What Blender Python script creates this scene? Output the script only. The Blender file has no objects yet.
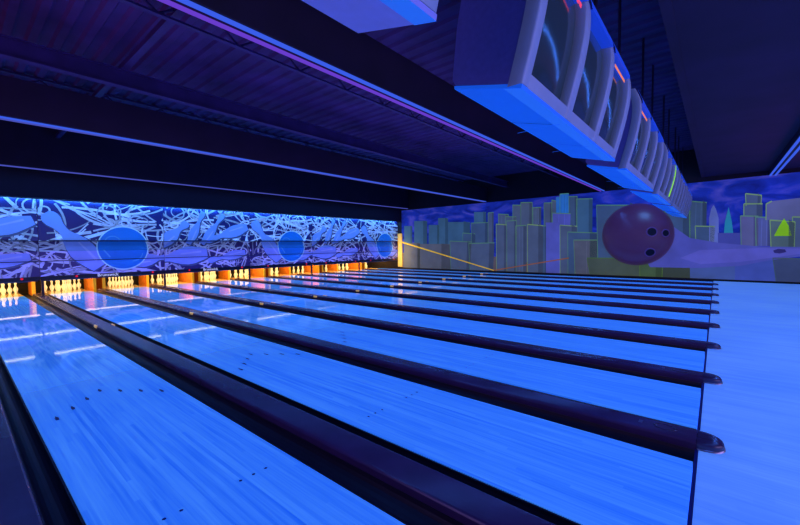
import bpy, bmesh, math, random
from mathutils import Vector, Matrix
C = bpy.context.scene.collection
R_ = random.Random(7)
PI = math.pi

# ------------------------------------------------------------------ layout (metres; +Y down the lanes, +X towards the mural wall)
PITCH, BAND, LANE_W = 1.6366, 0.58, 1.0566
X0 = 3.103                      # near edge of divider 0
L = 15.4                        # masking plane
END = 18.25                      # back of the pin decks
WX = 18.27                      # mural wall
ZB = 3.69                       # underside of the light valances

def lin(c):
    return tuple((v/255/12.92 if v/255 <= .04045 else ((v/255+.055)/1.055)**2.4) for v in c)

# ------------------------------------------------------------------ materials
def mat(name, rgb, rough=.5, metal=0., emit=0., spec=.5, noise=0., nscale=8., bump=0., ecol=None, coat=0.):
    m = bpy.data.materials.new(name); m.use_nodes = True
    nt = m.node_tree; b = nt.nodes['Principled BSDF']
    col = lin(rgb) + (1,)
    b.inputs['Base Color'].default_value = col
    b.inputs['Roughness'].default_value = rough
    b.inputs['Metallic'].default_value = metal
    b.inputs['Specular IOR Level'].default_value = spec
    b.inputs['Coat Weight'].default_value = coat
    if emit:
        b.inputs['Emission Color'].default_value = (lin(ecol) if ecol else col[:3]) + (1,)
        b.inputs['Emission Strength'].default_value = emit
    if noise or bump:
        tc = nt.nodes.new('ShaderNodeTexCoord'); n = nt.nodes.new('ShaderNodeTexNoise')
        n.inputs['Scale'].default_value = nscale; n.inputs['Detail'].default_value = 5
        nt.links.new(tc.outputs['Object'], n.inputs['Vector'])
        if noise:
            mx = nt.nodes.new('ShaderNodeMix'); mx.data_type = 'RGBA'; mx.blend_type = 'MULTIPLY'
            mx.inputs['Factor'].default_value = 1
            mr = nt.nodes.new('ShaderNodeMapRange')
            mr.inputs['From Min'].default_value = .3; mr.inputs['From Max'].default_value = .7
            mr.inputs['To Min'].default_value = 1-noise; mr.inputs['To Max'].default_value = 1+noise
            nt.links.new(n.outputs['Fac'], mr.inputs['Value'])
            mx.inputs['A'].default_value = col
            nt.links.new(mr.outputs['Result'], mx.inputs['B'])
            nt.links.new(mx.outputs['Result'], b.inputs['Base Color'])
        if bump:
            bp = nt.nodes.new('ShaderNodeBump'); bp.inputs['Strength'].default_value = bump; bp.inputs['Distance'].default_value = .02
            nt.links.new(n.outputs['Fac'], bp.inputs['Height']); nt.links.new(bp.outputs['Normal'], b.inputs['Normal'])
    return m

def paint_mat(name, emit, rough=.5, spec=.4, base=1., mottling=.12, nscale=1.4):
    """fluorescent paint: colour comes from the mesh's own paint attribute, with a soft mottling"""
    m = bpy.data.materials.new(name); m.use_nodes = True
    nt = m.node_tree; b = nt.nodes['Principled BSDF']
    a = nt.nodes.new('ShaderNodeAttribute'); a.attribute_name = 'paint'
    tc = nt.nodes.new('ShaderNodeTexCoord'); n = nt.nodes.new('ShaderNodeTexNoise')
    n.inputs['Scale'].default_value = nscale; n.inputs['Detail'].default_value = 4
    nt.links.new(tc.outputs['Object'], n.inputs['Vector'])
    mr = nt.nodes.new('ShaderNodeMapRange')
    mr.inputs['From Min'].default_value = .3; mr.inputs['From Max'].default_value = .7
    mr.inputs['To Min'].default_value = 1-mottling; mr.inputs['To Max'].default_value = 1+mottling
    nt.links.new(n.outputs['Fac'], mr.inputs['Value'])
    mx = nt.nodes.new('ShaderNodeMix'); mx.data_type = 'RGBA'; mx.blend_type = 'MULTIPLY'; mx.inputs['Factor'].default_value = 1
    nt.links.new(a.outputs['Color'], mx.inputs['A']); nt.links.new(mr.outputs['Result'], mx.inputs['B'])
    nt.links.new(mx.outputs['Result'], b.inputs['Base Color']); nt.links.new(mx.outputs['Result'], b.inputs['Emission Color'])
    b.inputs['Emission Strength'].default_value = emit
    b.inputs['Roughness'].default_value = rough; b.inputs['Specular IOR Level'].default_value = spec
    return m

def board_mat(name, c1, c2, emit, rough, boards=.0271, streak=.5, spec=.5, cloud=.2, oiled=False):
    """glossy laminate boards running along Y"""
    m = bpy.data.materials.new(name); m.use_nodes = True
    nt = m.node_tree; b = nt.nodes['Principled BSDF']; N = nt.nodes.new; K = nt.links.new
    tc = N('ShaderNodeTexCoord'); sp = N('ShaderNodeSeparateXYZ'); K(tc.outputs['Object'], sp.inputs[0])
    dv = N('ShaderNodeMath'); dv.operation = 'DIVIDE'; dv.inputs[1].default_value = boards; K(sp.outputs['X'], dv.inputs[0])
    fl = N('ShaderNodeMath'); fl.operation = 'FLOOR'; K(dv.outputs[0], fl.inputs[0])
    # board lengths, staggered per board
    wn0 = N('ShaderNodeTexWhiteNoise'); wn0.noise_dimensions = '1D'; K(fl.outputs[0], wn0.inputs['W'])
    ad = N('ShaderNodeMath'); ad.operation = 'MULTIPLY_ADD'; ad.inputs[1].default_value = .55; K(sp.outputs['Y'], ad.inputs[0]); K(wn0.outputs['Value'], ad.inputs[2])
    f2 = N('ShaderNodeMath'); f2.operation = 'FLOOR'; K(ad.outputs[0], f2.inputs[0])
    cb = N('ShaderNodeCombineXYZ'); K(fl.outputs[0], cb.inputs[0]); K(f2.outputs[0], cb.inputs[1])
    wn = N('ShaderNodeTexWhiteNoise'); wn.noise_dimensions = '2D'; K(cb.outputs[0], wn.inputs['Vector'])
    # long grain
    mp = N('ShaderNodeMapping'); mp.inputs['Scale'].default_value = (60, 1.6, 1); K(tc.outputs['Object'], mp.inputs[0])
    n1 = N('ShaderNodeTexNoise'); n1.inputs['Scale'].default_value = 1; n1.inputs['Detail'].default_value = 3; K(mp.outputs[0], n1.inputs['Vector'])
    n2 = N('ShaderNodeTexNoise'); n2.inputs['Scale'].default_value = .9; n2.inputs['Detail'].default_value = 4; K(tc.outputs['Object'], n2.inputs['Vector'])
    s1 = N('ShaderNodeMath'); s1.operation = 'MULTIPLY_ADD'; s1.inputs[1].default_value = streak; K(wn.outputs['Value'], s1.inputs[0]); K(n1.outputs['Fac'], s1.inputs[2])
    s2 = N('ShaderNodeMath'); s2.operation = 'MULTIPLY_ADD'; s2.inputs[1].default_value = cloud; K(n2.outputs['Fac'], s2.inputs[0]); K(s1.outputs[0], s2.inputs[2])
    mr = N('ShaderNodeMapRange'); mr.inputs['From Min'].default_value = .25+cloud*.3; mr.inputs['From Max'].default_value = .75+streak+cloud*.7; K(s2.outputs[0], mr.inputs['Value'])
    mx = N('ShaderNodeMix'); mx.data_type = 'RGBA'
    mx.inputs['A'].default_value = lin(c1)+(1,); mx.inputs['B'].default_value = lin(c2)+(1,)
    K(mr.outputs['Result'], mx.inputs['Factor'])
    K(mx.outputs['Result'], b.inputs['Base Color']); K(mx.outputs['Result'], b.inputs['Emission Color'])
    b.inputs['Emission Strength'].default_value = emit
    b.inputs['Roughness'].default_value = rough; b.inputs['Specular IOR Level'].default_value = spec
    if oiled:                                             # dull head boards, oiled and polished beyond the arrows
        for sock, v0, v1 in (('Roughness', .5, rough), ('Specular IOR Level', .06, spec)):
            q = N('ShaderNodeMapRange'); q.interpolation_type = 'SMOOTHSTEP'
            q.inputs['From Min'].default_value = 3.9; q.inputs['From Max'].default_value = 6.6
            q.inputs['To Min'].default_value = v0; q.inputs['To Max'].default_value = v1
            K(sp.outputs['Y'], q.inputs['Value']); K(q.outputs['Result'], b.inputs[sock])
    return m

def glow(name, rgb, s):
    m = bpy.data.materials.new(name); m.use_nodes = True
    nt = m.node_tree; nt.nodes.clear()
    o = nt.nodes.new('ShaderNodeOutputMaterial'); e = nt.nodes.new('ShaderNodeEmission')
    e.inputs['Color'].default_value = lin(rgb)+(1,); e.inputs['Strength'].default_value = s
    nt.links.new(e.outputs[0], o.inputs[0]); return m

M = dict(
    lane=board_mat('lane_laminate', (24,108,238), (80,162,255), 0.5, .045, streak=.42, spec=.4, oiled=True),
    deck=board_mat('pin_deck_laminate', (190,150,90), (230,190,120), .10, .12),
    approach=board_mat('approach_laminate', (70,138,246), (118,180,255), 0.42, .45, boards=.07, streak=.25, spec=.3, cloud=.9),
    mark=mat('dark_lane_marking', (14,40,130), .3),
    slab=mat('dark_subfloor', (10,10,22), .8),
    gutter=mat('dark_gutter_plastic', (30,22,40), .42, noise=.2, spec=.35),
    cap=mat('glossy_capping', (76,50,90), .27, spec=.5, noise=.2, nscale=3),
    nose=mat('capping_nose', (60,48,82), .22, spec=.6),
    rim=mat('worn_metal_rim', (150,140,160), .3, metal=.8),
    brass=mat('brass_plate', (210,170,110), .28, metal=.9, emit=.55),
    foul=mat('foul_line_paint', (10,22,110), .4),
    pin=mat('white_pin_lacquer', (245,240,225), .25, emit=.6, ecol=(255,226,150)),
    kick=mat('orange_kickback', (215,120,30), .5, noise=.2, emit=.05, ecol=(255,120,10)),
    kick_y=mat('yellow_kickback_edge', (250,190,60), .5, emit=.35, ecol=(255,180,20)),
    black=mat('black_rubber', (10,9,14), .7, noise=.2),
    pit=mat('dark_pit_curtain', (20,14,12), .9),
    rail=mat('dark_masking_rail', (22,18,46), .4, noise=.2),
    lens=mat('smoky_lens', (60,60,120), .3),
    post=mat('dark_post', (22,20,50), .4),
    red=glow('red_indicator', (220,30,70), 1.0),
    white_ink=mat('white_lettering', (200,205,245), .5, emit=.9),
    wall=mat('dark_painted_wall', (24,14,32), .8, noise=.25, nscale=2, bump=.1),
    fascia=mat('dark_fascia', (30,16,34), .7, noise=.2, nscale=2),
    deckroof=mat('corrugated_roof_deck', (74,48,100), .7, noise=.35, nscale=1.5),
    steel=mat('dark_painted_steel', (62,46,100), .6, noise=.25, nscale=3),
    acoustic=mat('black_ceiling_board', (50,26,58), .85, noise=.25, nscale=1.2),
    valance=mat('dark_valance', (36,22,50), .6, noise=.2, nscale=2),
    blue_tube=glow('blue_light_strip', (60,96,240), .95),
    violet_tube=glow('violet_light_strip', (112,66,220), .85),
    pale_tube=glow('pale_blue_light_strip', (88,96,220), .68),
        housing=mat('grey_console_plastic', (110,100,165), .5, noise=.08, spec=.35, bump=.02, nscale=30),
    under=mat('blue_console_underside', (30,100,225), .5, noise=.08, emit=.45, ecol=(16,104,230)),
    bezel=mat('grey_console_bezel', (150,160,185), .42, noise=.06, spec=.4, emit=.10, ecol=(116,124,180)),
    strip=mat('blue_lit_edge', (60,140,235), .4, emit=.45, ecol=(40,120,240)),  # blue light along the front edge painted as a brighter strip
    lilac=mat('lilac_lit_underside', (130,125,200), .5, noise=.08, emit=.45, ecol=(84,90,190)),  # paler light on one console's underside put into its colour
    header=mat('blue_lit_header', (40,90,220), .4, emit=.35, ecol=(30,80,230)),  # blue light on the header put into colour and emission
    screen=mat('dark_glass_screen', (34,46,58), .12, spec=.6, emit=.5, ecol=(26,40,62)),
    screen_g=mat('greenish_glass_screen', (46,60,58), .12, spec=.6, emit=.5, ecol=(44,58,60)),
    redled=glow('red_led', (235,70,120), 1.1),
    orange_led=glow('orange_led', (235,130,110), 1.0),
    green_edge_glow=glow('green_edge_glow', (150,235,40), 1.3),  # green light on a pillar edge painted as a glow
    white_led=glow('white_led', (225,235,220), 1.0),
    rod=mat('dark_hanger_rod', (40,28,60), .5),
    mural=paint_mat('mural_paint', 0.6, .7, .15),
    art=paint_mat('masking_print', 0.55, .28, .4, mottling=.1),
    ball=mat('maroon_ball_gloss', (98,52,84), .36, spec=.6, noise=.12, nscale=2.0, emit=.30, ecol=(70,42,80)),
    hole=mat('dark_finger_hole', (22,14,34), .7),
    holerim=mat('finger_hole_rim', (100,70,130), .4, emit=.15),
    corner=mat('lit_corner_post', (225,190,110), .7, spec=.1, emit=.30, ecol=(235,180,60)),  # yellow pin light on the post put into its emission
)

# sky of the mural: swirling cloud paint in blue and violet
def sky_mat():
    m = bpy.data.materials.new('mural_sky_paint'); m.use_nodes = True
    nt = m.node_tree; b = nt.nodes['Principled BSDF']; N = nt.nodes.new; K = nt.links.new
    tc = N('ShaderNodeTexCoord'); mp = N('ShaderNodeMapping'); mp.inputs['Scale'].default_value = (1, .55, 1.3); K(tc.outputs['Object'], mp.inputs[0])
    n = N('ShaderNodeTexNoise'); n.inputs['Scale'].default_value = 1.1; n.inputs['Detail'].default_value = 6; n.inputs['Distortion'].default_value = 1.4; K(mp.outputs[0], n.inputs['Vector'])
    r = N('ShaderNodeValToRGB'); K(n.outputs['Fac'], r.inputs[0])
    e = r.color_ramp.elements; e[0].position = .34; e[0].color = lin((18,30,110))+(1,); e[1].position = .70; e[1].color = lin((74,74,170))+(1,)
    x = e.new(.52); x.color = lin((26,48,155))+(1,)
    K(r.outputs[0], b.inputs['Base Color']); K(r.outputs[0], b.inputs['Emission Color'])
    b.inputs['Emission Strength'].default_value = 0.6; b.inputs['Roughness'].default_value = .7; b.inputs['Specular IOR Level'].default_value = .15
    return m
M['sky'] = sky_mat()

# ------------------------------------------------------------------ mesh helpers
class MB:
    def __init__(s): s.v = []; s.f = []; s.mi = []; s.c = []; s.sm = []
    def face(s, pts, mi=0, col=None, smooth=False):
        i = len(s.v); s.v += [tuple(p) for p in pts]; s.f.append(tuple(range(i, i+len(pts)))); s.mi.append(mi); s.c.append(col); s.sm.append(smooth)
    def grid(s, rings, mi=0, close=False, smooth=True, flip=False):
        n = len(rings[0]); b = len(s.v)
        for r in rings: s.v += [tuple(p) for p in r]
        for i in range(len(rings)-1):
            for j in range(n if close else n-1):
                k = (j+1) % n
                q = (b+i*n+j, b+i*n+k, b+(i+1)*n+k, b+(i+1)*n+j)
                s.f.append(q[::-1] if flip else q); s.mi.append(mi); s.c.append(None); s.sm.append(smooth)
    def box(s, x0, x1, y0, y1, z0, z1, mi=0):
        p = [(x0,y0,z0),(x1,y0,z0),(x1,y1,z0),(x0,y1,z0),(x0,y0,z1),(x1,y0,z1),(x1,y1,z1),(x0,y1,z1)]
        b = len(s.v); s.v += p
        for q in ((0,3,2,1),(4,5,6,7),(0,1,5,4),(1,2,6,5),(2,3,7,6),(3,0,4,7)):
            s.f.append(tuple(b+i for i in q)); s.mi.append(mi); s.c.append(None); s.sm.append(False)
    def prism(s, prof, axis, a, b, mi=0, smooth=False, caps=True):
        """closed profile (pairs) swept along an axis: 'x' takes (y,z), 'y' takes (x,z), 'z' takes (x,y)"""
        f = {'x': lambda p, t: (t, p[0], p[1]), 'y': lambda p, t: (p[0], t, p[1]), 'z': lambda p, t: (p[0], p[1], t)}[axis]
        r0 = [f(p, a) for p in prof]; r1 = [f(p, b) for p in prof]
        s.grid([r0, r1], mi, close=True, smooth=smooth)
        if caps: s.face(r0[::-1], mi); s.face(r1, mi)
    def cyl(s, p, q, r, n=12, mi=0):
        p, q = Vector(p), Vector(q); d = (q-p).normalized(); u = d.orthogonal().normalized(); w = d.cross(u)
        ring = lambda c: [c + r*(math.cos(2*PI*k/n)*u + math.sin(2*PI*k/n)*w) for k in range(n)]
        a, b = ring(p), ring(q); s.grid([a, b], mi, close=True); s.face(a[::-1], mi); s.face(b, mi)
    def build(s, name, mats, parent=None, bevel=0., recalc=True, off=(0,0,0)):
        me = bpy.data.meshes.new(name)
        v = s.v if off == (0,0,0) else [(a-off[0], b-off[1], c-off[2]) for a, b, c in s.v]
        me.from_pydata(v, [], s.f)
        if not isinstance(mats, (list, tuple)): mats = [mats]
        for m in mats: me.materials.append(m)
        for p, mi, sm in zip(me.polygons, s.mi, s.sm): p.material_index = mi; p.use_smooth = sm
        if any(c is not None for c in s.c):
            at = me.color_attributes.new('paint', 'FLOAT_COLOR', 'CORNER')
            k = 0
            for p, c in zip(me.polygons, s.c):
                cc = (lin(c) if c else (0,0,0)) + (1,)
                for li in p.loop_indices: at.data[li].color = cc
        if recalc:
            bm = bmesh.new(); bm.from_mesh(me); bmesh.ops.recalc_face_normals(bm, faces=bm.faces); bm.to_mesh(me); bm.free()
        o = bpy.data.objects.new(name, me); C.objects.link(o)
        if off != (0,0,0) and parent is None: o.location = off
        if parent: o.parent = parent
        if bevel:
            b = o.modifiers.new('bevel', 'BEVEL'); b.width = bevel; b.segments = 2; b.limit_method = 'ANGLE'
        return o

def tag(o, label=None, cat=None, group=None, kind=None):
    if label: o['label'] = label
    if cat: o['category'] = cat
    if group: o['group'] = group
    if kind: o['kind'] = kind
    return o
def struct(o): o['kind'] = 'structure'; return o
def empty(name, loc, label, cat, group=None):
    o = bpy.data.objects.new(name, None); o.empty_display_size = .2; C.objects.link(o); o.location = loc
    return tag(o, label, cat, group)
def copy_tree(o, parent=None):
    c = o.copy(); C.objects.link(c); c.parent = parent
    for ch in list(o.children): copy_tree(ch, c)
    return c
ORD = ['first','second','third','fourth','fifth','sixth','seventh','eighth','ninth','tenth','eleventh','twelfth']

# ------------------------------------------------------------------ the setting
m = MB(); m.box(-8, WX, -9, -.004, -.3, 0); m.box(-8, WX, 0, 18.8, -.3, -.11, 1)
struct(m.build('floor', [M['approach'], M['slab']]))
m = MB(); m.box(WX, WX+.15, -9, 18.8, -.3, 5.3); struct(m.build('wall_right', M['wall']))
m = MB(); m.box(-8, WX, 18.65, 18.8, -.3, 5.3); struct(m.build('wall_back', M['wall']))
m = MB(); m.box(-8.15, -8, -9, 18.8, -.3, 5.3); struct(m.build('wall_left', M['wall']))
m = MB(); m.box(-8, WX, -9.15, -9, -.3, 5.3); struct(m.build('wall_front', M['wall']))
# corrugated deck: ribs along Y
m = MB(); prof = []
x = -8.
while x < WX:
    prof += [(x, 4.95), (x+.10, 4.95), (x+.14, 4.99), (x+.26, 4.99)]; x += .30
prof = [(min(a, WX), z) for a, z in prof]
m.grid([[(a, -9, z) for a, z in prof], [(a, 18.8, z) for a, z in prof]], smooth=False)
struct(m.build('ceiling', M['deckroof']))
# lower boarded ceiling over the approach, ending in a drop face
m = MB(); m.box(-8, WX, -9, .32, 3.88, 4.0); m.box(-8, WX, .32, .42, 3.87, 4.95)
struct(m.build('ceiling_approach', M['acoustic']))
m = MB(); m.box(-8, WX, 15.12, 15.5, 2.955, 4.95); struct(m.build('trim_1', M['fascia']))          # fascia over the masking units
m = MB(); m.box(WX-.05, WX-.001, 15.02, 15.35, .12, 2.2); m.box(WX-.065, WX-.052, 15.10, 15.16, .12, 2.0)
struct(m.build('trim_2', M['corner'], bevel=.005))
m = MB(); m.box(WX-.03, WX-.001, -9, 15.1, 0, .07); struct(m.build('baseboard_right', M['black']))

# ------------------------------------------------------------------ lanes
def lane_mesh():
    m = MB(); w = LANE_W
    m.box(0, w, .012, 16.45, -.1, 0)
    z = .0012
    for k in range(-3, 4):                                 # seven aiming arrows in a V
        cx = w/2 + k*.133; cy = 4.75 - abs(k)*.17
        m.face([(cx-.011, cy-.06, z), (cx+.011, cy-.06, z), (cx+.015, cy, z), (cx, cy+.06, z), (cx-.015, cy, z)], 1)
    for k in (-4, -3, -2, 2, 3, 4):                        # guide dots
        cx = w/2 + k*.085; cy = 2.16
        m.face([(cx+.011*math.cos(t*PI/4), cy+.011*math.sin(t*PI/4), z) for t in range(8)], 1)
    return m
lane0 = None
def lane_label(j):
    i = j + 1
    if i == 0: return 'glossy blue bowling lane at the lower left, nearest the viewer'
    if j == 9: return 'glossy blue bowling lane running along the mural wall'
    return f'glossy blue bowling lane, {ORD[i]} from the left counting from the viewer'
for j in range(-1, 10):
    x = X0 + PITCH*(j-1) + BAND
    if lane0 is None:
        o = empty('bowling_lane', (x, 0, 0), '', 'bowling lane', 'blue bowling lanes side by side')
        lane_mesh().build('lane_bed', [M['lane'], M['mark']], o, recalc=False)
        m = MB(); m.box(0, LANE_W, 16.45, END, -.1, 0); d = m.build('pin_deck', M['deck'], o)
        lane0 = o
    else:
        o = copy_tree(lane0); o.location.x = x
    o['label'] = lane_label(j)

m = MB(); m.box(-1.2, WX-.04, -.012, .008, -.004, .0015)
tag(m.build('foul_line', M['foul']), 'thin dark blue foul line where approach and lanes meet', 'foul line')

# ------------------------------------------------------------------ dividers between the lanes: gutter, capping, gutter
def trough(x0, x1):
    m = MB(); n = 10; top = []; c = (x0+x1)/2; r = (x1-x0)/2-.012
    top = [(x0, -.004), (x0+.012, -.004)] + [(c-r*math.cos(PI*k/n), -.004-.075*math.sin(PI*k/n)) for k in range(1, n)] + [(x1-.012, -.004), (x1, -.004)]
    prof = top + [(x1, -.1), (x0, -.1)]
    m.prism(prof, 'y', .010, 16.55, smooth=False); return m
CAPP = [(.198,-.10),(.198,.040),(.203,.050),(.213,.056),(.240,.0585),(.275,.0595),(.350,.0595),(.385,.0585),(.412,.056),(.422,.050),(.427,.040),(.427,-.10)]
def cap_mb():
    m = MB(); n = len(CAPP)
    rows = [[(a, y, z) for a, z in CAPP] for y in (.002, .6, 4, 8, 12, 16.5)]
    m.grid(rows, smooth=False, close=True); m.face(rows[0][::-1]); m.face(rows[-1]); return m
def nose_mb():
    m = MB(); rows = []
    for y, w, h in ((.0, 1, 1), (-.045, .97, .98), (-.09, .88, .93), (-.12, .72, .84), (-.14, .50, .70), (-.15, .22, .5)):
        rows.append([(.3125+(a-.3125)*w, y, max(z, .001)*h+.001) for a, z in CAPP])
    m.grid(rows, close=True); m.face(rows[-1]); m.face(rows[0][::-1]); return m
def rim_mb():
    m = MB(); pts = []
    outline = [(.197,0),(.200,-.045),(.211,-.09),(.230,-.12),(.255,-.14),(.288,-.153),(.337,-.153),(.370,-.14),(.395,-.12),(.414,-.09),(.425,-.045),(.428,0)]
    a = [(x-(.004 if x < .3 else -.004), y-.004, .001) for x, y in outline]; b = [(x, y, .012) for x, y in outline]; c = [(x+(.004 if x < .3 else -.004), y+.004, .014) for x, y in outline]
    m.grid([a, b, c]); return m
def emblem_mb():
    m = MB(); z = .0595; n = 20
    o = [(.3125+.052*math.cos(2*PI*k/n), .19+.075*math.sin(2*PI*k/n)) for k in range(n)]
    i = [(.3125+.040*math.cos(2*PI*k/n), .19+.062*math.sin(2*PI*k/n)) for k in range(n)]
    m.grid([[(x, y, z-.003) for x, y in o], [(x, y, z+.002) for x, y in o], [(x, y, z+.002) for x, y in i], [(x, y, z-.002) for x, y in i]], close=True)
    return m
def slot_mb():
    m = MB(); m.box(.288, .337, .335, .36, .049, .0610); return m
def joint_mb(side):
    m = MB(); x = .201 if side < 0 else .424
    y = 8.55 if side < 0 else 8.40
    m.prism([(x-.012,.018),(x+.012,.018),(x+.016,.060),(x+.006,.068),(x-.006,.068),(x-.016,.060)], 'y', y-.07, y+.07); return m
div0 = None
def divider_label(j):
    if j == -2: return 'dark glossy lane divider cropped at the lower left corner, nearest the viewer'
    i = j + 2
    base = 'dark glossy lane divider with rounded end' if i > 1 else 'dark glossy lane divider running off the bottom edge'
    if j == 8: return base + ', last before the mural wall'
    return f'{base}, {ORD[i]} from the left'
for j in range(-2, 9):
    x = X0 + PITCH*j
    if div0 is None:
        o = empty('lane_divider', (x, 0, 0), '', 'lane divider', 'dark dividers between the lanes')
        trough(0.002, .203).build('gutter', M['gutter'], o); trough(.429, .578).build('gutter', M['gutter'], o)
        cap_mb().build('capping', M['cap'], o)
        nz = nose_mb().build('capping_nose', M['nose'], o)
        rim_mb().build('rim', M['rim'], nz, recalc=False)
        emblem_mb().build('oval_emblem', M['nose'], o)
        slot_mb().build('cover_plate', M['rim'], o)
        for sd in (-1, 1): joint_mb(sd).build('joint_plate', M['brass'], o, bevel=.004)['label'] = 'small shiny brass joint plate'
        div0 = o
    else:
        o = copy_tree(div0); o.location.x = x
    o['label'] = divider_label(j)
m = trough(X0+PITCH*9+.002, X0+PITCH*9+.203); m.box(X0+PITCH*9+.205, WX-.032, .01, 16.55, -.1, .05)
tag(m.build('wall_gutter', M['gutter']), 'dark gutter along the foot of the mural wall', 'gutter')

# ------------------------------------------------------------------ pin decks: kickback panels, posts, pins
kgroup = 'orange kickback panels between the pin decks'
for j in range(-2, 9):
    xc = X0 + PITCH*j + .3
    i = j + 2
    wide = (j % 2 == 0)
    for s in ((-1, 1) if wide else (0,)):
        xx = xc + s*.13
        side = {0: '', -1: ', left of the pair', 1: ', right of the pair'}[s]
        y0 = 16.75 if wide else 17.25
        o = empty('kickback_panel', (xx, y0, 0), f'orange yellow-edged kickback panel behind the {ORD[i]} divider from the left{side}', 'panel', kgroup)
        mm = MB(); mm.box(-.035, .035, 0, 18.2-y0, -.095 , .95); mm.build('side_board', M['kick'], o, bevel=.004)
        mm = MB(); mm.box(-.042, .042, -.03, 0, -.095, .95); mm.build('front_edge', M['kick_y'], o, bevel=.004)['label'] = 'bright yellow front edge'
    if not wide:
        m = MB(); m.box(-.03, .03, -.03, .03, .061, .528); m.box(-.05, .05, -.05, .05, .0600, .07)
        b = m.build('masking_post', M['post']); b.location = (xc+.01, 15.39, 0)
        tag(b, f'thin dark post on the end of the {ORD[i]} divider, under a masking panel seam', 'post', 'dark posts below the masking')
m = MB(); m.box(-3, WX-.001, 18.30, 18.34, -.1, 1.2)
tag(m.build('pit_curtain', M['pit']), 'dark pit curtain hanging behind the pin decks', 'curtain')

PIN = [(0,0.0258),(.0,.0258),(.019,.030),(.038,.0355),(.057,.0411),(.086,.0497),(.114,.0602),(.14,.0605),(.165,.0565),(.184,.0472),(.2,.0385),(.22,.0300),(.241,.0235),(.254,.0230),(.28,.0240),(.30,.0265),(.322,.0310),(.343,.0323),(.358,.0303),(.370,.0238),(.378,.0135),(.381,.0)]
def pin_mesh():
    m = MB(); n = 14; k = 1.0
    rings = [[(k*r*math.cos(2*PI*a/n), k*r*math.sin(2*PI*a/n), k*z) for a in range(n)] for z, r in PIN[1:-1]]
    m.grid(rings, close=True); m.face(rings[0][::-1]); m.face(rings[-1]); return m
spots = []
rows = [('front pin', [0]), ('second row', [-1, 1]), ('third row', [-2, 0, 2]), ('back row', [-3, -1, 1, 3])]
nm = {1: ['head pin at the front'], 2: ['left pin of the second row', 'right pin of the second row'],
      3: ['left pin of the third row', 'middle pin of the third row', 'right pin of the third row'],
      4: ['far left pin of the back row', 'inner left pin of the back row', 'inner right pin of the back row', 'far right pin of the back row']}
for r, (_, xs) in enumerate(rows):
    for q, k in enumerate(xs): spots.append((k*.1524, r*.2, nm[r+1][q]))
pin0 = None
for j in range(-1, 10):
    x = X0 + PITCH*(j-1) + BAND + LANE_W/2
    for dx, dy, t in spots:
        if pin0 is None: o = pin0 = pin_mesh().build('bowling_pin', M['pin'])
        else: o = pin0.copy(); C.objects.link(o)
        o.location = (x+dx, 17.25+dy, 0.0005)
        which = 'leftmost rack' if j == -1 else ('rack nearest the mural wall' if j == 9 else f'{ORD[j+1]} rack from the left')
        tag(o, f'white bowling pin, {t}, {which}', 'bowling pin', 'white bowling pins racked on the pin decks')

# ------------------------------------------------------------------ masking units: printed panels over the pin decks
YU, YM, YL = 15.36, 15.46, 15.385
ZT, ZMU, ZML, ZBOT = 2.94, 1.70, 1.39, .645
def clip(poly, ax, lo, hi):
    for bound, sgn in ((lo, 1), (hi, -1)):
        out = []
        for i in range(len(poly)):
            a, b = poly[i], poly[(i+1) % len(poly)]
            da, db = sgn*(a[ax]-bound), sgn*(b[ax]-bound)
            if da >= 0: out.append(a)
            if (da > 0 > db) or (da < 0 < db):
                t = da/(da-db); out.append((a[0]+(b[0]-a[0])*t, a[1]+(b[1]-a[1])*t))
        poly = out
        if len(poly) < 3: return []
    return poly
def stroke(pts, w, wend=None):
    out = []; n = len(pts)
    if wend is None: wend = w
    nr = []
    for i in range(n):
        a = Vector(pts[max(i-1, 0)]); b = Vector(pts[min(i+1, n-1)]); d = (b-a).normalized()
        ww = (w + (wend-w)*i/max(n-1, 1))/2
        nr.append((Vector((-d.y, d.x))*ww))
    for i in range(n-1):
        a, b = Vector(pts[i]), Vector(pts[i+1])
        out.append([tuple(a+nr[i]), tuple(b+nr[i+1]), tuple(b-nr[i+1]), tuple(a-nr[i])])
    return out
PINW = [(0,.06),(.03,.095),(.08,.115),(.14,.11),(.22,.075),(.30,.062),(.36,.07),(.45,.115),(.55,.16),(.66,.185),(.76,.18),(.86,.15),(.95,.12),(1,.10)]
def flat_pin(a, b, k=1.):
    """a printed pin from head a to foot b"""
    a, b = Vector(a), Vector(b); d = b-a; ln = d.length; n = Vector((-d.y, d.x)).normalized()
    out = []
    for (t0, w0), (t1, w1) in zip(PINW, PINW[1:]):
        p, q = a+d*t0, a+d*t1; u0, u1 = n*w0*ln*k, n*w1*ln*k
        out.append([tuple(p+u0), tuple(q+u1), tuple(q-u1), tuple(p-u0)])
    return out
def disc(cx, cz, r, n=40): return [[(cx+r*math.cos(2*PI*k/n), cz+r*math.sin(2*PI*k/n)) for k in range(n)]]
def arc(cx, cz, r, a0, a1, n=14, sq=1.): return [(cx+r*math.cos(a0+(a1-a0)*k/n), cz+sq*r*math.sin(a0+(a1-a0)*k/n)) for k in range(n+1)]
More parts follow.
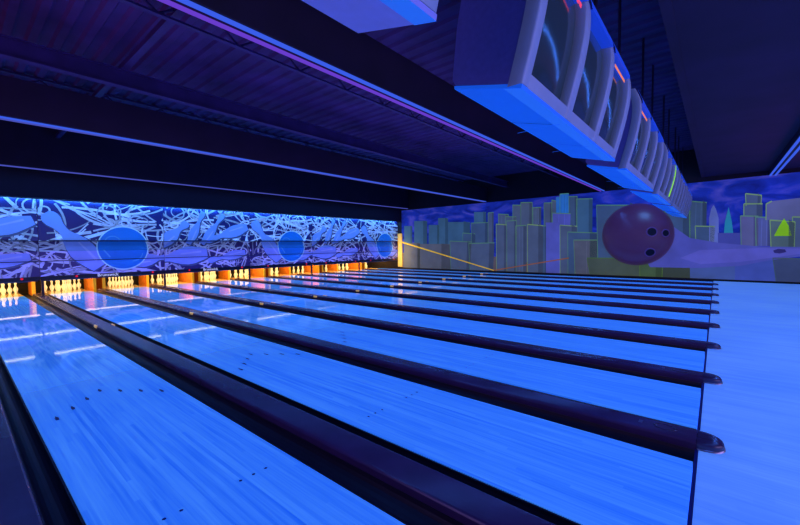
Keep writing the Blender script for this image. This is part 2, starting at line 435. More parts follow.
def unit_art(kind, w, seed):
    """list of (layer, colour_up, colour_low, convex polygons) in the unit's own x,z"""
    r = random.Random(seed); A = []
    ru, rl = (142,190,254), (140,144,236)
    foci = [(-.05, 2.2), (w*.97, 2.3), (w*.45, 2.6), (w*.6, 2.1), (.15, 1.0), (w*.95, 1.1), (w*.5, 1.0)]
    for k in range(125):                                            # straight streaks raying from foci
        f = r.choice(foci); a = r.uniform(0, 2*PI); l0 = r.uniform(.03, .8); l1 = l0 + r.uniform(.7, 2.0)
        bend = r.uniform(-.55, .55)
        pts = []
        for i in range(10):
            t = l0+(l1-l0)*i/9; aa = a + bend*(i/9)**1.6
            pts.append((f[0]+t*math.cos(aa)*1.25, f[1]+t*math.sin(aa)*.75))
        d = r.uniform(.70, 1.05)
        A.append((1, tuple(c*d for c in ru), tuple(c*d for c in rl), stroke(pts, r.uniform(.025, .095), r.uniform(.02, .08))))
    for k in range(34):                                            # loops, mostly low
        cx, cz = r.uniform(0, w), (r.uniform(.7, 1.4) if k % 3 else r.uniform(1.9, 2.8)); rr = r.uniform(.10, .34); a0 = r.uniform(0, 6)
        d = r.uniform(.7, 1.05)
        A.append((2, tuple(c*d for c in ru), tuple(c*d for c in rl), stroke(arc(cx, cz, rr, a0, a0+r.uniform(3, 6), sq=r.uniform(.6, 1.2)), r.uniform(.025, .055))))
    pu, pl = (84,140,246), (92,110,234)
    pins_ = []
    if kind == 0:
        pins_ = [((.18, 2.55), (1.42, .85), .88), ((3.6, 1.16), (2.3, .98), .95)]
    else:
        pins_ = [((.82, 2.42), (-.1, 1.55), 1.0), ((-.62, 1.0), (1.52, 1.24), .85), ((1.42, 2.86), (.85, 1.6), .62), ((2.2, 2.8), (1.35, 1.6), .6), ((1.5, 1.72), (3.2, 2.32), .72), ((1.55, .93), (3.1, 1.24), .62)]
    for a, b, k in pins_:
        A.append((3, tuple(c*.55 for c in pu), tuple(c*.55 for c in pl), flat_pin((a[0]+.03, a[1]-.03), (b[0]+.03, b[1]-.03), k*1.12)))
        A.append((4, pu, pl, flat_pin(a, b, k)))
        d = Vector(b)-Vector(a); n = Vector((-d.y, d.x)).normalized()*d.length*.05*k
        p0, p1 = Vector(a)+d*.55+n, Vector(a)+d*.9+n
        A.append((5, (110,158,250), (112,126,240), stroke([tuple(p0), tuple(p1)], .05*k, .09*k)))
    if kind == 0:
        cx, cz = 2.10, 1.47
        A.append((5, (130,200,252), (130,175,245), disc(cx, cz, .735)))
        A.append((6, (16,104,222), (18,88,212), disc(cx, cz, .70)))
        A.append((7, (60,140,236), (56,120,230), stroke(arc(cx-.30, cz+.18, .22, .2, 3.0, 8), .025)))
        A.append((7, (60,140,235), (56,120,230), stroke(arc(cx+.25, cz-.15, .30, -1.6, -.1, 8), .03)))
        A.append((7, (60,140,235), (56,120,230), stroke([(cx-.55, cz-.05), (cx-.38, cz-.30)], .04)))
    return A
def panel_point(part, x, z, lay):
    if part == 'u': return (x, YU - .0012*lay, z)
    if part == 'l': return (x, YL - .0012*lay, z)
    t = (z-ZML)/(ZMU-ZML); return (x, YL + (YM-YL)*t - .0012*lay, z)
def make_unit(x0, x1, kind, seed, label):
    o = empty('masking_unit', (x0, 15.4, ZBOT), label, 'masking panel', 'printed masking panels above the pin decks')
    w = x1-x0
    art = unit_art(kind, w, seed)
    for part, name, z0, z1, bg in (('u', 'upper_panel', ZMU, ZT, (22,34,108)), ('m', 'middle_strip', ZML, ZMU, (30,26,84)), ('l', 'lower_panel', ZBOT, ZML, (36,30,104))):
        m = MB()
        e = .006
        if part == 'u':  m.box(e, w-e, YU+.001, YU+.055, z0, z1)
        if part == 'l':  m.box(e, w-e, YL+.001, YL+.055, z0, z1)
        if part == 'm':
            a = [panel_point('m', e, z0, -1), panel_point('m', w-e, z0, -1), panel_point('m', w-e, z1, -1), panel_point('m', e, z1, -1)]
            m.face(a); b = [(x_, y_+.04, z_) for x_, y_, z_ in a]; m.face(b[::-1])
        for q in range(len(m.c)): m.c[q] = bg
        m.face([panel_point(part, *p, 0) for p in ((e, z0), (w-e, z0), (w-e, z1), (e, z1))], 0, bg)
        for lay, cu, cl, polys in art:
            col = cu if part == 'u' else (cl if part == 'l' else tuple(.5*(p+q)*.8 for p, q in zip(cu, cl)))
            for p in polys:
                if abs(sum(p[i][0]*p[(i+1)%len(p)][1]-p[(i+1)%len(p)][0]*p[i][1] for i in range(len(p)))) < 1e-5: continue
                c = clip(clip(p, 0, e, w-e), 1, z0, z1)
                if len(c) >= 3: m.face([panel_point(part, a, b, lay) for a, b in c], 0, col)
        # local coordinates
        ob = m.build(name, M['art'], o, recalc=False)
        ob.data.transform(Matrix.Translation((0, -15.4, -ZBOT)))
    m = MB(); m.box(.004, w-.004, YL-.03, YL+.06, .53, ZBOT); b = m.build('bottom_rail', M['rail'], o, bevel=.006); b.data.transform(Matrix.Translation((0, -15.4, -ZBOT)))
    m = MB(); m.box(.004, w-.004, YU-.012, YU+.01, ZMU-.012, ZMU+.008); b = m.build('lip', M['post'], o); b.data.transform(Matrix.Translation((0, -15.4, -ZBOT)))
    for fx in (.25, .88):
        m = MB(); m.cyl((w*fx, YL-.045, .60), (w*fx, YL-.03, .60), .032); b = m.build('indicator_light', M['red'], o); b.data.transform(Matrix.Translation((0, -15.4, -ZBOT)))
        b['label'] = 'small red indicator light'
    # lamps for the reflected lane lines are added separately below
    return o
def lettering(text, x, z, size, parent, px):
    cu = bpy.data.curves.new('lettering', 'FONT'); cu.body = text; cu.size = size; cu.extrude = .002; cu.align_x = 'CENTER'
    tmp = bpy.data.objects.new('lettering', cu); C.objects.link(tmp)
    dg = bpy.context.evaluated_depsgraph_get(); me = bpy.data.meshes.new_from_object(tmp.evaluated_get(dg))
    bpy.data.objects.remove(tmp)
    me.materials.clear(); me.materials.append(M['white_ink'])
    me.transform(Matrix.Translation((x-px, YL-.034-15.4, z-ZBOT)) @ Matrix.Rotation(PI/2, 4, 'X'))
    o = bpy.data.objects.new('lettering', me); C.objects.link(o); o.parent = parent; o['label'] = 'small white maker lettering'
SE = [-1.56, 1.735, 5.06, 8.37, 11.66, 14.95, WX-.04]
descr = ['printed masking panel with streaks and pins cut off at the left edge', 'printed blue masking panel with the leftmost ball disc', 'printed masking panel of flying pins between the first two ball discs',
         'printed blue masking panel with the middle ball disc', 'printed masking panel of flying pins between the last two ball discs', 'printed blue masking panel with the rightmost ball disc, beside the mural wall']
for k in range(6):
    u = make_unit(SE[k], SE[k+1], (k+1) % 2, 11+k, descr[k])
    if k in (1, 2):
        lettering('Brunswick', 3.37 if k == 1 else 6.68, .553, .135, u, SE[k])

# lamps added on the masking to make the reflected lines across the lanes
def where(k): return ['at the left edge', 'under the leftmost ball disc', 'between the first two discs', 'under the middle ball disc', 'between the last two discs', 'under the rightmost ball disc'][k]
LAMPS = []
def reflection_lamp(z, y, name, label, group, gap=.22, power=4.5, col=(.80,.86,1.0)):
    """slim batten added for the reflected lines, aimed down the lanes: housing with a recessed lens; its light is shielded towards the players"""
    for k in range(6):
        xa, xb = SE[k]+gap, SE[k+1]-gap
        o = empty(name, ((xa+xb)/2, y, z), label[k], 'lamp', group)
        h = (xb-xa)/2
        m = MB(); m.prism([(-.020,.010),(.020,.010),(.020,-.016),(.014,-.016),(-.020,.004)], 'x', -h, h); m.build('lamp_housing', M['post'], o)
        m = MB(); m.face([(-h, -.019, .002), (-h, .013, -.0175), (h, .013, -.0175), (h, -.019, .002)]); m.build('lens', M['lens'], o, recalc=False)
        LAMPS.append(((xa+xb)/2, y-.007, z-.013, xb-xa, power, col))
reflection_lamp(1.73, 15.3312, 'added_strip_lamp', [f'added thin dark strip lamp on the masking mid line, {where(k)}' for k in range(6)], 'added strip lamps under the masking mid line')
reflection_lamp(1.10, 15.345, 'added_ledge_lamp', [f'added thin dark ledge lamp across the lower masking panel, {where(k)}' for k in range(6)], 'added ledge lamps on the lower masking panels', .02, 4.5*.7, (.72,.80,1.0))
reflection_lamp(.519, 15.40, 'added_rail_lamp', [f'added thin dark rail lamp below the masking, {where(k)}' for k in range(6)], 'added rail lamps under the masking bottom rails', .05, 4.5*.7, (1.0,.80,.85))

# ------------------------------------------------------------------ mural on the right wall
MURAL = [
 ([(14.88, 0.42), (14.85, 2.66), (14.22, 2.63), (14.25, 0.43)], (58, 92, 118), None),
 ([(14.09, 0.43), (14.06, 2.93), (13.09, 2.88), (13.11, 0.45)], (58, 92, 118), None),
 ([(13.01, 0.45), (12.98, 2.64), (12.24, 2.61), (12.26, 0.47)], (58, 92, 118), None),
 ([(12.33, 0.47), (12.31, 3.01), (11.63, 2.97), (11.64, 0.48)], (58, 92, 118), None),
 ([(11.64, 0.48), (11.63, 2.75), (10.22, 2.68), (10.23, 0.51)], (58, 92, 118), None),
 ([(9.98, 0.51), (9.98, 3.21), (9.27, 3.16), (9.27, 0.53)], (58, 92, 118), None),
 ([(10.1, 0.51), (10.1, 2.62), (9.15, 2.58), (9.16, 0.53)], (62, 84, 112), (90, 150, 90)),
 ([(10.67, 0.17), (10.66, 2.1), (9.92, 2.08), (9.92, 0.19)], (62, 84, 112), (90, 150, 90)),
 ([(9.16, 0.53), (9.15, 3.1), (8.84, 3.08), (8.84, 0.53)], (74, 88, 112), (90, 150, 90)),
 ([(8.56, 0.54), (8.56, 3.01), (8.05, 2.98), (8.05, 0.55)], (74, 88, 112), (90, 150, 90)),
 ([(8.15, 0.55), (8.16, 2.86), (7.63, 2.83), (7.62, 0.56)], (74, 88, 112), (90, 150, 90)),
 ([(7.78, 0.55), (7.79, 3.41), (7.3, 3.37), (7.29, 0.56)], (74, 88, 112), (90, 150, 90)),
 ([(7.37, 0.56), (7.37, 3.5), (6.83, 3.46), (6.81, 0.57)], (74, 88, 112), (90, 150, 90)),
 ([(6.76, 0.57), (6.78, 3.21), (6.39, 3.19), (6.38, 0.58)], (74, 88, 112), (90, 150, 90)),
 ([(6.23, 0.58), (6.25, 3.39), (5.86, 3.36), (5.84, 0.59)], (74, 88, 112), (90, 150, 90)),
 ([(5.86, 0.59), (5.88, 3.5), (5.65, 3.48), (5.63, 0.6)], (74, 88, 112), (90, 150, 90)),
 ([(5.69, 2.32), (5.7, 3.62), (5.43, 3.6), (5.42, 2.31)], (45, 110, 180), None),
 ([(5.51, 2.45), (5.52, 3.74), (5.15, 3.71), (5.14, 2.44)], (45, 110, 180), (90, 150, 90)),
 ([(5.1, 0.61), (5.13, 3.59), (4.78, 3.56), (4.76, 0.61)], (62, 84, 112), (90, 150, 90)),
 ([(4.76, 0.61), (4.78, 3.45), (4.17, 3.39), (4.14, 0.63)], (58, 92, 118), (90, 150, 90)),
 ([(14.89, -0.4), (14.87, 1.6), (13.62, 1.59), (13.64, -0.35)], (84, 88, 98), None),
 ([(13.8, -0.35), (13.77, 1.53), (11.37, 1.5), (11.38, -0.25)], (84, 88, 98), None),
 ([(11.45, -0.25), (11.43, 1.67), (10.22, 1.65), (10.23, -0.2)], (74, 88, 112), (90, 150, 90)),
 ([(10.23, -0.2), (10.22, 1.52), (8.87, 1.5), (8.87, -0.15)], (74, 88, 112), (90, 150, 90)),
 ([(8.1, -0.17), (8.1, 2.63), (7.63, 2.61), (7.62, -0.15)], (74, 88, 112), (90, 150, 90)),
 ([(7.62, -0.15), (7.63, 2.36), (7.12, 2.34), (7.11, -0.12)], (74, 88, 112), (90, 150, 90)),
 ([(8.67, -0.19), (8.67, 2.5), (8.16, 2.48), (8.15, -0.17)], (74, 88, 112), (140, 185, 80)),
 ([(6.42, -0.14), (6.43, 2.31), (6.13, 2.29), (6.11, -0.13)], (62, 84, 112), (90, 150, 90)),
 ([(7.03, -0.17), (7.04, 2.41), (6.29, 2.37), (6.28, -0.14)], (74, 88, 112), (140, 185, 80)),
 ([(5.82, 1.63), (5.83, 2.89), (5.08, 2.84), (5.07, 1.61)], (82, 88, 165), (90, 150, 90)),
 ([(6.14, -0.13), (6.15, 2.46), (5.47, 2.43), (5.45, -0.1)], (82, 88, 165), None),
 ([(5.49, -0.1), (5.51, 2.31), (4.77, 2.28), (4.75, -0.07)], (74, 88, 112), (140, 185, 80)),
 ([(5.14, -0.13), (5.16, 1.98), (3.83, 1.94), (3.81, -0.07)], (62, 84, 112), (90, 150, 90)),
 ([(4.84, -0.12), (4.85, 1.61), (3.44, 1.58), (3.42, -0.05)], (84, 88, 98), (90, 150, 90)),
 ([(3.9, 0.63), (3.92, 3.11), (2.36, 2.99), (2.33, 0.66)], (62, 84, 112), (90, 150, 90)),
 ([(2.32, 0.33), (2.36, 2.87), (1.42, 2.8), (1.38, 0.36)], (58, 92, 118), (90, 150, 90)),
 ([(1.52, 0.68), (1.55, 2.66), (0.73, 2.6), (0.7, 0.69)], (62, 84, 112), (90, 150, 90)),
 ([(0.71, 1.31), (0.74, 3.02), (0.26, 2.98), (0.23, 1.3)], (62, 84, 112), (90, 150, 90)),
 ([(0.52, 1.23), (0.54, 2.06), (0.01, 2.04), (-0.0, 1.23)], (62, 84, 112), (140, 185, 80)),
 ([(0.14, 1.3), (0.16, 2.34), (0.11, 2.67), (0.04, 2.82), (-0.03, 2.66), (-0.11, 2.33), (-0.14, 1.3)], (95, 110, 170), None),
 ([(-0.27, 1.74), (-0.29, 2.17), (-0.38, 2.71), (-0.48, 2.16), (-0.53, 1.73)], (40, 130, 150), None),
 ([(-0.12, 1.15), (-0.1, 1.78), (-0.84, 1.76), (-0.85, 1.15)], (66, 72, 140), None),
 ([(-0.85, 2.71), (-0.84, 3.15), (-1.22, 3.12), (-1.23, 2.68)], (74, 88, 112), (140, 185, 80)),
 ([(-0.8, 2.22), (-0.79, 2.79), (-1.27, 2.75), (-1.28, 2.19)], (74, 88, 112), (140, 185, 80)),
 ([(-0.75, 1.29), (-0.72, 2.37), (-1.16, 2.34), (-1.19, 1.29)], (90, 92, 130), (90, 150, 90)),
 ([(-1.14, 1.29), (-1.11, 2.31), (-1.52, 2.28), (-1.54, 1.29)], (80, 88, 135), (90, 150, 90)),
 ([(-1.37, 2.19), (-1.36, 2.74), (-1.5, 2.83), (-2.17, 2.88), (-2.31, 2.86), (-2.32, 2.14)], (92, 96, 130), (140, 185, 60)),
 ([(-2.05, 1.15), (-2.02, 2.26), (-2.52, 2.23), (-2.55, 1.15)], (74, 88, 112), (140, 185, 80)),
 ([(-1.52, 1.15), (-1.49, 2.18), (-2.05, 2.15), (-2.07, 1.15)], (80, 100, 100), (140, 185, 80)),
 ([(-1.58, 1.63), (-1.7, 1.97), (-1.81, 2.22), (-1.93, 1.96), (-2.01, 1.62)], (130, 190, 30), None),
 ([(4.21, -0.18), (4.22, 0.8), (0.7, 0.85), (0.68, -0.0)], (72, 84, 70), (70, 110, 50)),
 ([(2.32, -0.12), (2.33, 0.66), (1.58, 0.67), (1.57, -0.08)], (70, 92, 60), (90, 130, 40)),
 ([(0.68, -0.12), (0.7, 0.69), (-0.86, 0.72), (-0.88, -0.03)], (70, 90, 140), None),
 ([(-0.61, -0.04), (-0.59, 0.86), (-1.7, 0.88), (-1.72, 0.02)], (66, 82, 150), None),
 ([(-1.67, 0.01), (-1.65, 0.87), (-2.89, 0.89), (-2.91, 0.08)], (60, 72, 100), (70, 95, 80)),
 ([(1.67, 2.19), (1.22, 2.05), (0.71, 1.61), (-0.17, 1.41), (-1.24, 1.27), (-2.21, 1.25), (-3.09, 1.24), (-3.1, 0.99), (-2.22, 0.93), (-1.5, 0.8), (-0.73, 0.58), (0.39, 0.47), (1.98, 0.46), (2.34, 1.15)], (80, 84, 156), None),
 ([(-1.24, 1.22), (-2.21, 1.2), (-2.22, 1.02), (-0.73, 0.72), (0.39, 0.62), (1.01, 0.84), (0.4, 1.15)], (92, 92, 168), None),
 ([(-1.57, 1.13), (-1.69, 1.19), (-1.86, 1.17), (-1.89, 1.08), (-1.74, 1.03), (-1.6, 1.05)], (50, 45, 100), None),
]
m = MB(); XM = WX-.004
m.face([(XM, 15.0, .07), (XM, -8.9, .07), (XM, -8.9, 3.86), (XM, .3, 3.70), (XM, 15.05, 3.62), (XM, 15.05, 2.22), (XM, 15.0, 2.22)], 0)
lay = 0
def mface(pts, col, lay): m.face([(XM-.0004*lay, y, z) for y, z in pts], 1, col)
# brownish band along the foot
mface([(15.0, .07), (-8.9, .07), (-8.9, .30), (15.0, 1.0)], (92,82,84), 1)
lay = 2
for n_, (poly, col, edge) in enumerate(MURAL):
    zb, zt = min(p[1] for p in poly), max(p[1] for p in poly)
    if len(poly) == 4 and edge:
        r_ = random.Random(n_); fl = (poly[1][0]-poly[2][0])*r_.uniform(.0, .07)
        poly = [poly[0], (poly[1][0]+fl, poly[1][1]), (poly[2][0]-fl, poly[2][1]+r_.uniform(-.07, .04)), poly[3]]
    poly = [(min(y, 15.0), max(z, .075)) for y, z in poly]
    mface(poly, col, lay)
    if edge: edge = tuple(.68*a+.32*b for a, b in zip(edge, col))
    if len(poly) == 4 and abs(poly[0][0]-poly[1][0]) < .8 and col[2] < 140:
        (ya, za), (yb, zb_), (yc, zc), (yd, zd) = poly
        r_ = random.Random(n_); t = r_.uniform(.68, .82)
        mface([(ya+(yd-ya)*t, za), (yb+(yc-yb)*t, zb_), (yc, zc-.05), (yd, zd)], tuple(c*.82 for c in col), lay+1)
    if edge and len(poly) >= 4:
        for a, b in ((1, 2), (0, 1), (2, 3)):
            p, q = poly[a], poly[b]
            if (a, b) == (2, 3) and n_ % 3: continue
            wd = .04 if a == 1 else .022
            for s_ in stroke([p, q], wd): mface([(y, max(z, .075)) for y, z in s_], edge, lay+1)
    if edge and n_ % 4 == 1:
        y0, y1 = poly[0][0], poly[2][0]; z1 = poly[1][1]
        for t in (.33, .66):
            yy = y0+(y1-y0)*t
            for s_ in stroke([(yy, max(zb, .1)), (yy, z1-.08)], .02): mface([(y, max(z, .075)) for y, z in s_], tuple(c*1.15 for c in col), lay+1)
    lay += 2 if n_ % 2 else 1
# diagonal streaks, yellow and brown, at the lane end
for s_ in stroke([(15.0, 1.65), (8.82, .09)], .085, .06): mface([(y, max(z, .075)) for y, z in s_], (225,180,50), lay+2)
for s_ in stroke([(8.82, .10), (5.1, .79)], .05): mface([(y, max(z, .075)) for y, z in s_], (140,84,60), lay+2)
tag(m.build('mural', [M['sky'], M['mural']], recalc=False), 'painted night skyline mural covering the right wall', 'mural')

# giant bowling ball relief on the mural
BC = (WX-.0598, 2.46, 1.79); BR = 1.27
m = MB(); rings = []
n = 48
for i in range(0, 17):
    a = PI/2*i/16
    rings.append([(-.62*BR*math.sin(a), BR*math.cos(a)*math.cos(2*PI*k/n) if i < 16 else 0.001*math.cos(2*PI*k/n), BR*math.cos(a)*math.sin(2*PI*k/n) if i < 16 else 0.001*math.sin(2*PI*k/n)) for k in range(n)])
m.grid(rings, close=True)
m.grid([[(.02, y, z) for _, y, z in rings[0]], rings[0]], close=True)
m.face([(.02, y, z) for _, y, z in rings[0]])
o = empty('giant_bowling_ball', BC, 'giant maroon bowling ball with three finger holes on the mural wall', 'bowling ball')
m.build('ball_shell', M['ball'], o)
for (y, z, rr) in ((-.60, .08, .175), (-1.02, .02, .14), (-.54, -.72, .175)):
    q2 = (y*y+z*z)/(BR*BR); xx = -.62*BR*math.sqrt(max(0, 1-q2))
    nrm = Vector((xx/(.62**2), y, z)).normalized()
    u = nrm.cross(Vector((0,0,1))).normalized(); w = nrm.cross(u)
    c = Vector((xx, y, z))
    ring = lambda r_, h: [c + nrm*h + r_*(math.cos(2*PI*k/20)*u + math.sin(2*PI*k/20)*w) for k in range(20)]
    mm = MB(); mm.face(ring(rr*.86, .012)); h = mm.build('finger_hole', M['hole'], o, recalc=False)
    mm = MB(); mm.grid([ring(rr*1.12, -.02), ring(rr*1.08, .012), ring(rr*.95, .022), ring(rr*.84, .010)], close=True); mm.build('hole_rim', M['holerim'], h)

# ------------------------------------------------------------------ light valances across the hall
def valance(y, zt, label, tubes, thick=.2, z0=ZB):
    o = empty('light_valance', (8, y, z0), label, 'light valance', 'dark valances with light strips')
    xa, xb = -8-8, WX-.01-8
    m = MB(); m.box(xa, xb, -thick/2, thick/2, .03, zt-z0); m.build('valance_board', M['valance'], o, bevel=.01)
    for dy, k, wd in tubes:
        m = MB(); m.box(xa, xb, dy-wd/2, dy+wd/2, 0., .026); m.build('light_strip', M[k], o)['label'] = {'blue_tube': 'glowing blue light strip', 'violet_tube': 'glowing violet light strip', 'pale_tube': 'glowing pale blue light strip'}[k]
    return o
valance(3.76, 4.35, 'dark valance with violet and blue light strips, nearest overhead', ((.065, 'violet_tube', .04), (-.065, 'blue_tube', .045)))
valance(9.33, 4.40, 'dark valance with pale light strip, second from the pins', ((.05, 'pale_tube', .045), (-.06, 'blue_tube', .03)), .24)
valance(14.56, 4.95, 'dark valance with light strip just in front of the masking panels', ((.0, 'pale_tube', .06),))
valance(-1.5, 3.875, 'low valance with two blue light strips over the approach, at the right edge', ((.06, 'blue_tube', .05), (-.07, 'blue_tube', .05)))

# steel above
def beam(y, z, h, label):
    m = MB(); w = .16; t = .02
    m.box(-8, WX-.01, -w/2, w/2, 0, t); m.box(-8, WX-.01, -w/2, w/2, h-t, h); m.box(-8, WX-.01, -.012, .012, t, h-t)
    o = m.build('ceiling_beam', M['steel']); o.location = (0, y, z)
    tag(o, label, 'beam', 'steel beams under the roof deck')
beam(8.1, 4.32, .30, 'dark steel beam between the near valance and the second one')
beam(12.0, 4.32, .30, 'dark steel beam between the second valance and the pins')
def joist(y, label):
    o = empty('roof_joist', (0, y, 0), label, 'joist', 'open web joists under the roof deck')
    m = MB(); m.box(-8, WX-.01, -.05, .05, 4.90, 4.94); m.build('top_chord', M['steel'], o)
    m = MB(); m.box(-8, WX-.01, -.04, .04, 4.50, 4.53); m.build('bottom_chord', M['steel'], o)
    m = MB(); x = -8.; up = True
    while x < WX-.6:
        m.cyl((x, 0, 4.53 if up else 4.9), (x+.55, 0, 4.9 if up else 4.53), .018, 6); x += .55; up = not up
    m.build('web', M['steel'], o)
joist(5.6, 'open web roof joist right behind the near valance')
joist(10.6, 'open web roof joist between the two far valances')
joist(2.2, 'open web roof joist above the hanging score consoles')
m = MB(); m.box(-.05, .05, 4.3, 14.4, 0, .09); o = m.build('conduit_bar', M['steel']); o.location = (2.14, 0, 4.62)
tag(o, 'straight steel bar running lengthwise under the roof deck', 'bar')

# ------------------------------------------------------------------ hanging score consoles
CW = 2.61
SIDE = [(.80,2.38),(.745,2.58),(.70,2.76),(.665,2.95),(.655,3.10),(.67,3.22),(.72,3.33),(1.05,3.36),(1.16,3.22),(1.235,2.85),(1.27,2.53),(1.25,2.49)]
def front_y(z):
    pts = SIDE[:7]
    for (y0, z0), (y1, z1) in zip(pts, pts[1:]):
        if z <= z1: return y0+(y1-y0)*(z-z0)/(z1-z0)
    return pts[-1][0]
WELLS = [(.10, .80), (.93, 1.63), (1.76, 2.46)]
def make_console():
    o = empty('score_console', (0,0,0), '', 'score console', 'score consoles hanging in a row over the lanes')
    # side walls, top and back
    m = MB()
    for xa, xb in ((0, .03), (CW-.03, CW)): m.prism([(y+(.03 if i < 7 else 0), z) for i, (y, z) in enumerate(SIDE)], 'x', xa, xb)
    m.prism([(.72,3.33),(1.05,3.36),(1.16,3.22),(1.235,2.85),(1.27,2.53),(1.25,2.49),(1.22,2.52),(1.20,2.85),(1.13,3.19),(1.04,3.325),(.73,3.30)], 'x', .03, CW-.03)
    m.build('housing', M['housing'], o, bevel=.006)
    m = MB(); m.prism([(.80,2.376),(1.255,2.486),(1.255,2.466),(.805,2.352)], 'x', -.002, CW+.002)
    for xx in (CW*.34, CW*.67): m.box(xx-.004, xx+.004, .82, 1.2, 2.365, 2.366)
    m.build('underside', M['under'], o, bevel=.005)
    m = MB(); m.face([(-.002, .803, 2.3505), (CW+.002, .803, 2.3505), (CW+.002, .915, 2.3785-.0015), (-.002, .915, 2.3785-.0015)]); m.build('lit_edge_strip', M['strip'], o, recalc=False)
    m = MB()
    for xx in (CW*.34, CW*.67): m.face([(xx-.005, .92, 2.3765), (xx+.005, .92, 2.3765), (xx+.005, 1.25, 2.461), (xx-.005, 1.25, 2.461)])
    m.build('panel_seam', M['black'], o, recalc=False)
    # bezel: lower rail, curved pillars with rounded sides; header above
    m = MB(); zs = [2.38+(3.33-2.38)*i/14 for i in range(15)]
    def bar(x0, x1, zlist, proud=.0):
        rows = []
        for z in zlist:
            y = front_y(z)
            rows.append([(x0, y+.09, z), (x0, y+.012, z), (x0+.004, y-proud+.004, z), (x0+.014, y-proud, z), (x1-.014, y-proud, z), (x1-.004, y-proud+.004, z), (x1, y+.012, z), (x1, y+.09, z)])
        m.grid(rows, close=True); m.face(rows[0][::-1]); m.face(rows[-1])
    for x0, x1 in ((-.004, .10), (.80, .93), (1.63, 1.76), (2.46, CW+.004)): bar(x0, x1, zs)
    low = [z for z in zs if z < 2.46]+[2.455]
    for x0, x1 in WELLS: bar(x0-.02, x1+.02, low, -.004)
    m.build('bezel', M['bezel'], o)
    m = MB()
    for x0, x1 in WELLS:
        rows = []
        for z in (3.16, 3.20, 3.25, 3.30, 3.34): rows.append([(x0-.02, front_y(min(z, 3.33))-.015, z), (x1+.02, front_y(min(z, 3.33))-.015, z)])
        m.grid(rows); m.face([(x0, front_y(3.16)-.015, 3.16), (x1, front_y(3.16)-.015, 3.16), (x1, front_y(3.16)+.12, 3.18), (x0, front_y(3.16)+.12, 3.18)])
    m.build('header', M['header'], o, recalc=False)
    for x0, x1 in WELLS:
        mm = MB(); rows = []
        for i in range(9):
            z = 2.45+(3.19-2.45)*i/8; row = []
            for k in range(9):
                t = k/8; bulge = .035*(1-(2*t-1)**2)*(1-(2*i/8-1)**2)
                row.append((x0+(x1-x0)*t, front_y(z)+.075-bulge, z))
            rows.append(row)
        mm.grid(rows); mm.build('screen', M['screen'], o, recalc=False)
    for xx in (.30, CW-.30):
        mm = MB(); mm.cyl((xx, .95, 3.34), (xx, .95, 4.93), .018, 8); mm.build('hanger_rod', M['rod'], o)
    return o
con0 = make_console()
def readout(o, well, kind, mat_, nm_):
    x0, x1 = WELLS[well]; m = MB()
    if kind == 'dots':
        m.box(x0+.09, x0+.66, front_y(3.125)+.021, front_y(3.125)+.024, 3.117, 3.124)
        for k in range(9):
            xx = x0+.10+k*.062; z = 3.105
            m.box(xx, xx+.036, front_y(z)+.02, front_y(z)+.025, z-.016, z+.016)
    elif kind == 'bar':
        z = 3.10; m.box(x0+.12, x1-.12, front_y(z)+.02, front_y(z)+.025, z-.012, z+.012)
    elif kind == 'arc':
        rows = []
        for i in range(10):
            z = 2.47+.68*i/9; rows.append([(x1+.012, front_y(z)-.012, z), (x1+.115, front_y(z)-.012, z)])
        m.grid(rows)
    elif kind == 'digit':
        for z in (2.50, 2.54): m.cyl((x0+.055, front_y(z)+.045, z), (x0+.055, front_y(z)+.05, z), .020, 8)
    b = m.build(nm_, M[mat_], o, recalc=False); return b
cl = ['hanging grey score console whose corner shows at the top edge', 'large hanging grey score console nearest the viewer, with red readout', 'hanging grey score console, second in the row, with orange readout',
      'hanging grey score console, third in the row, with green lit screen edge', 'small far hanging score console, fourth in the row', 'farthest hanging score console, beside the mural wall']
CX = [-1.31, 2.17, 5.45, 8.72, 11.99, 15.27]
cons = [con0] + [copy_tree(con0) for _ in range(5)]
for k, o in enumerate(cons):
    o.location = (CX[k], 0, 0); o['label'] = cl[k]
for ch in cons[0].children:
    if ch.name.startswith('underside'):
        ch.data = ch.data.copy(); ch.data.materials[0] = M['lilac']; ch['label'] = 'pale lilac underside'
readout(cons[1], 0, 'dots', 'redled', 'red_readout'); readout(cons[1], 0, 'digit', 'white_led', 'lane_readout'); readout(cons[1], 2, 'bar', 'orange_led', 'orange_readout')
readout(cons[2], 0, 'bar', 'orange_led', 'orange_readout'); readout(cons[3], 1, 'arc', 'green_edge_glow', 'green_lit_edge')  # green strip stands for light caught on the pillar edge

# ------------------------------------------------------------------ lights
def area(name, loc, rot, sx, sy, power, col, spread=None):
    d = bpy.data.lights.new(name, 'AREA'); d.shape = 'RECTANGLE'; d.size = sx; d.size_y = sy; d.energy = power; d.color = col
    if spread: d.spread = spread
    o = bpy.data.objects.new(name, d); C.objects.link(o); o.location = loc; o.rotation_euler = rot
    return o
BL = (.05, .20, 1.0)
for y, p in ((3.76,120),(9.33,120),(14.52,60),(-1.5,150)):
    area('strip_light', (7.2, y-.065, ZB-.012), (0,0,0), 21, .05, p, BL)
for lx, ly, lz, ln, lp, lc in LAMPS:
    area('reflection_light', (lx, ly, lz), (math.radians(-26),0,0), ln, .028, lp, lc, math.radians(125))  # added light that draws the reflected lines on the lanes
area('masking_top_light', (8.3, 15.30, 2.952), (math.radians(12),0,0), 19.6, .05, 170, (.12,.60,1.0))
for j in range(-1, 10):
    x = X0 + PITCH*(j-1) + BAND + LANE_W/2
    area('pin_light', (x, 16.75, .98), (math.radians(14),0,0), 1.0, .12, 40, (1.0,.62,.16))
area('added_corner_light', (WX-.75, 14.75, .95), (math.radians(90),0,math.radians(-78)), .3, 1.5, 22, (1.0,.62,.10))  # added without a fixture, in place of pin light leaking onto the corner
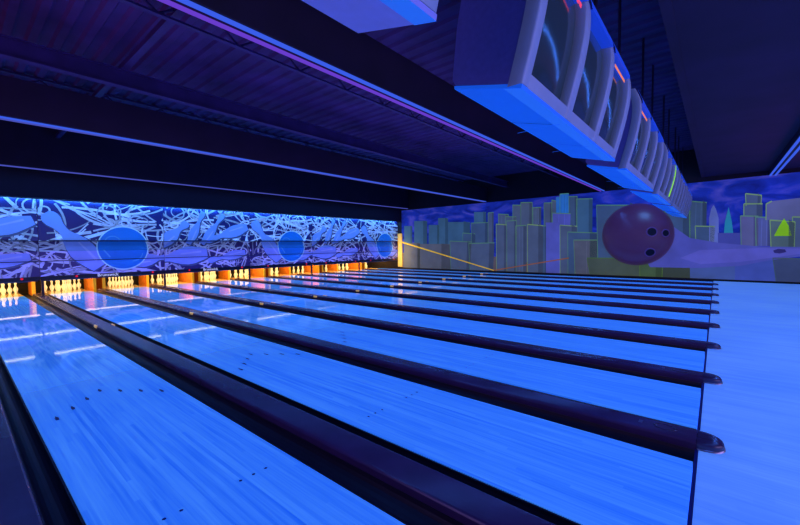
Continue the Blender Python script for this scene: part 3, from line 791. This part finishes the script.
area('roof_wash', (5, 6.5, 3.2), (PI,0,0), 14, 6, 70, (.40,.16,.9))  # unseen uplight added to tint the roof deck violet
area('magenta_wash', (-2.5, 9, 3.4), (PI,0,0), 3, 6, 60, (.9,.12,.6))  # unseen uplight added for the reddish glow on the roof
area('approach_wash', (13, -4.5, 2.2), (PI,0,0), 6, 4, 130, (.55,.08,.6))  # unseen uplight added for the purple glow over the approach

area('front_fill', (4, -6.5, 2.6), (math.radians(82),0,0), 9, 2.2, 300, (.46,.38,1.0))  # added behind the camera to brighten console fronts and valances
area('left_fill', (-7.5, 3, 2.2), (0,math.radians(-90),0), 2.4, 8, 120, (.50,.30,1.0))  # added at the left to brighten console sides and cappings
area('added_ball_spot', (16.75, 1.76, 3.62), (0,math.radians(-33),0), .8, .8, 20, (.12,.35,1.0))  # unseen lamp added for the blue highlight on the ball
w = bpy.data.worlds.new('World'); bpy.context.scene.world = w; w.use_nodes = True
w.node_tree.nodes['Background'].inputs[0].default_value = (.02,.03,.16,1); w.node_tree.nodes['Background'].inputs[1].default_value = .3

# ------------------------------------------------------------------ camera
yaw, pitch, roll, f = 0.87342, -0.04493, -0.01133, 378.160
F = Vector((math.sin(yaw)*math.cos(pitch), math.cos(yaw)*math.cos(pitch), math.sin(pitch)))
Rr = Vector((math.cos(yaw), -math.sin(yaw), 0)); U = Rr.cross(F)
R2 = math.cos(roll)*Rr + math.sin(roll)*U; U2 = -math.sin(roll)*Rr + math.cos(roll)*U
cd = bpy.data.cameras.new('camera'); cam = bpy.data.objects.new('camera', cd); C.objects.link(cam)
mw = Matrix((R2, U2, -F)).transposed().to_4x4(); mw.translation = Vector((0, -.081, 1.45)); cam.matrix_world = mw
cd.sensor_width = 36; cd.lens = f/800*36; cd.clip_start = .02; cd.clip_end = 200
bpy.context.scene.camera = cam
vs = bpy.context.scene.view_settings; vs.view_transform = 'Standard'; vs.look = 'None'; vs.exposure = 0
try:
    cy_ = bpy.context.scene.cycles; cy_.use_denoising = True; cy_.sample_clamp_direct = 4; cy_.sample_clamp_indirect = 3
except Exception: pass
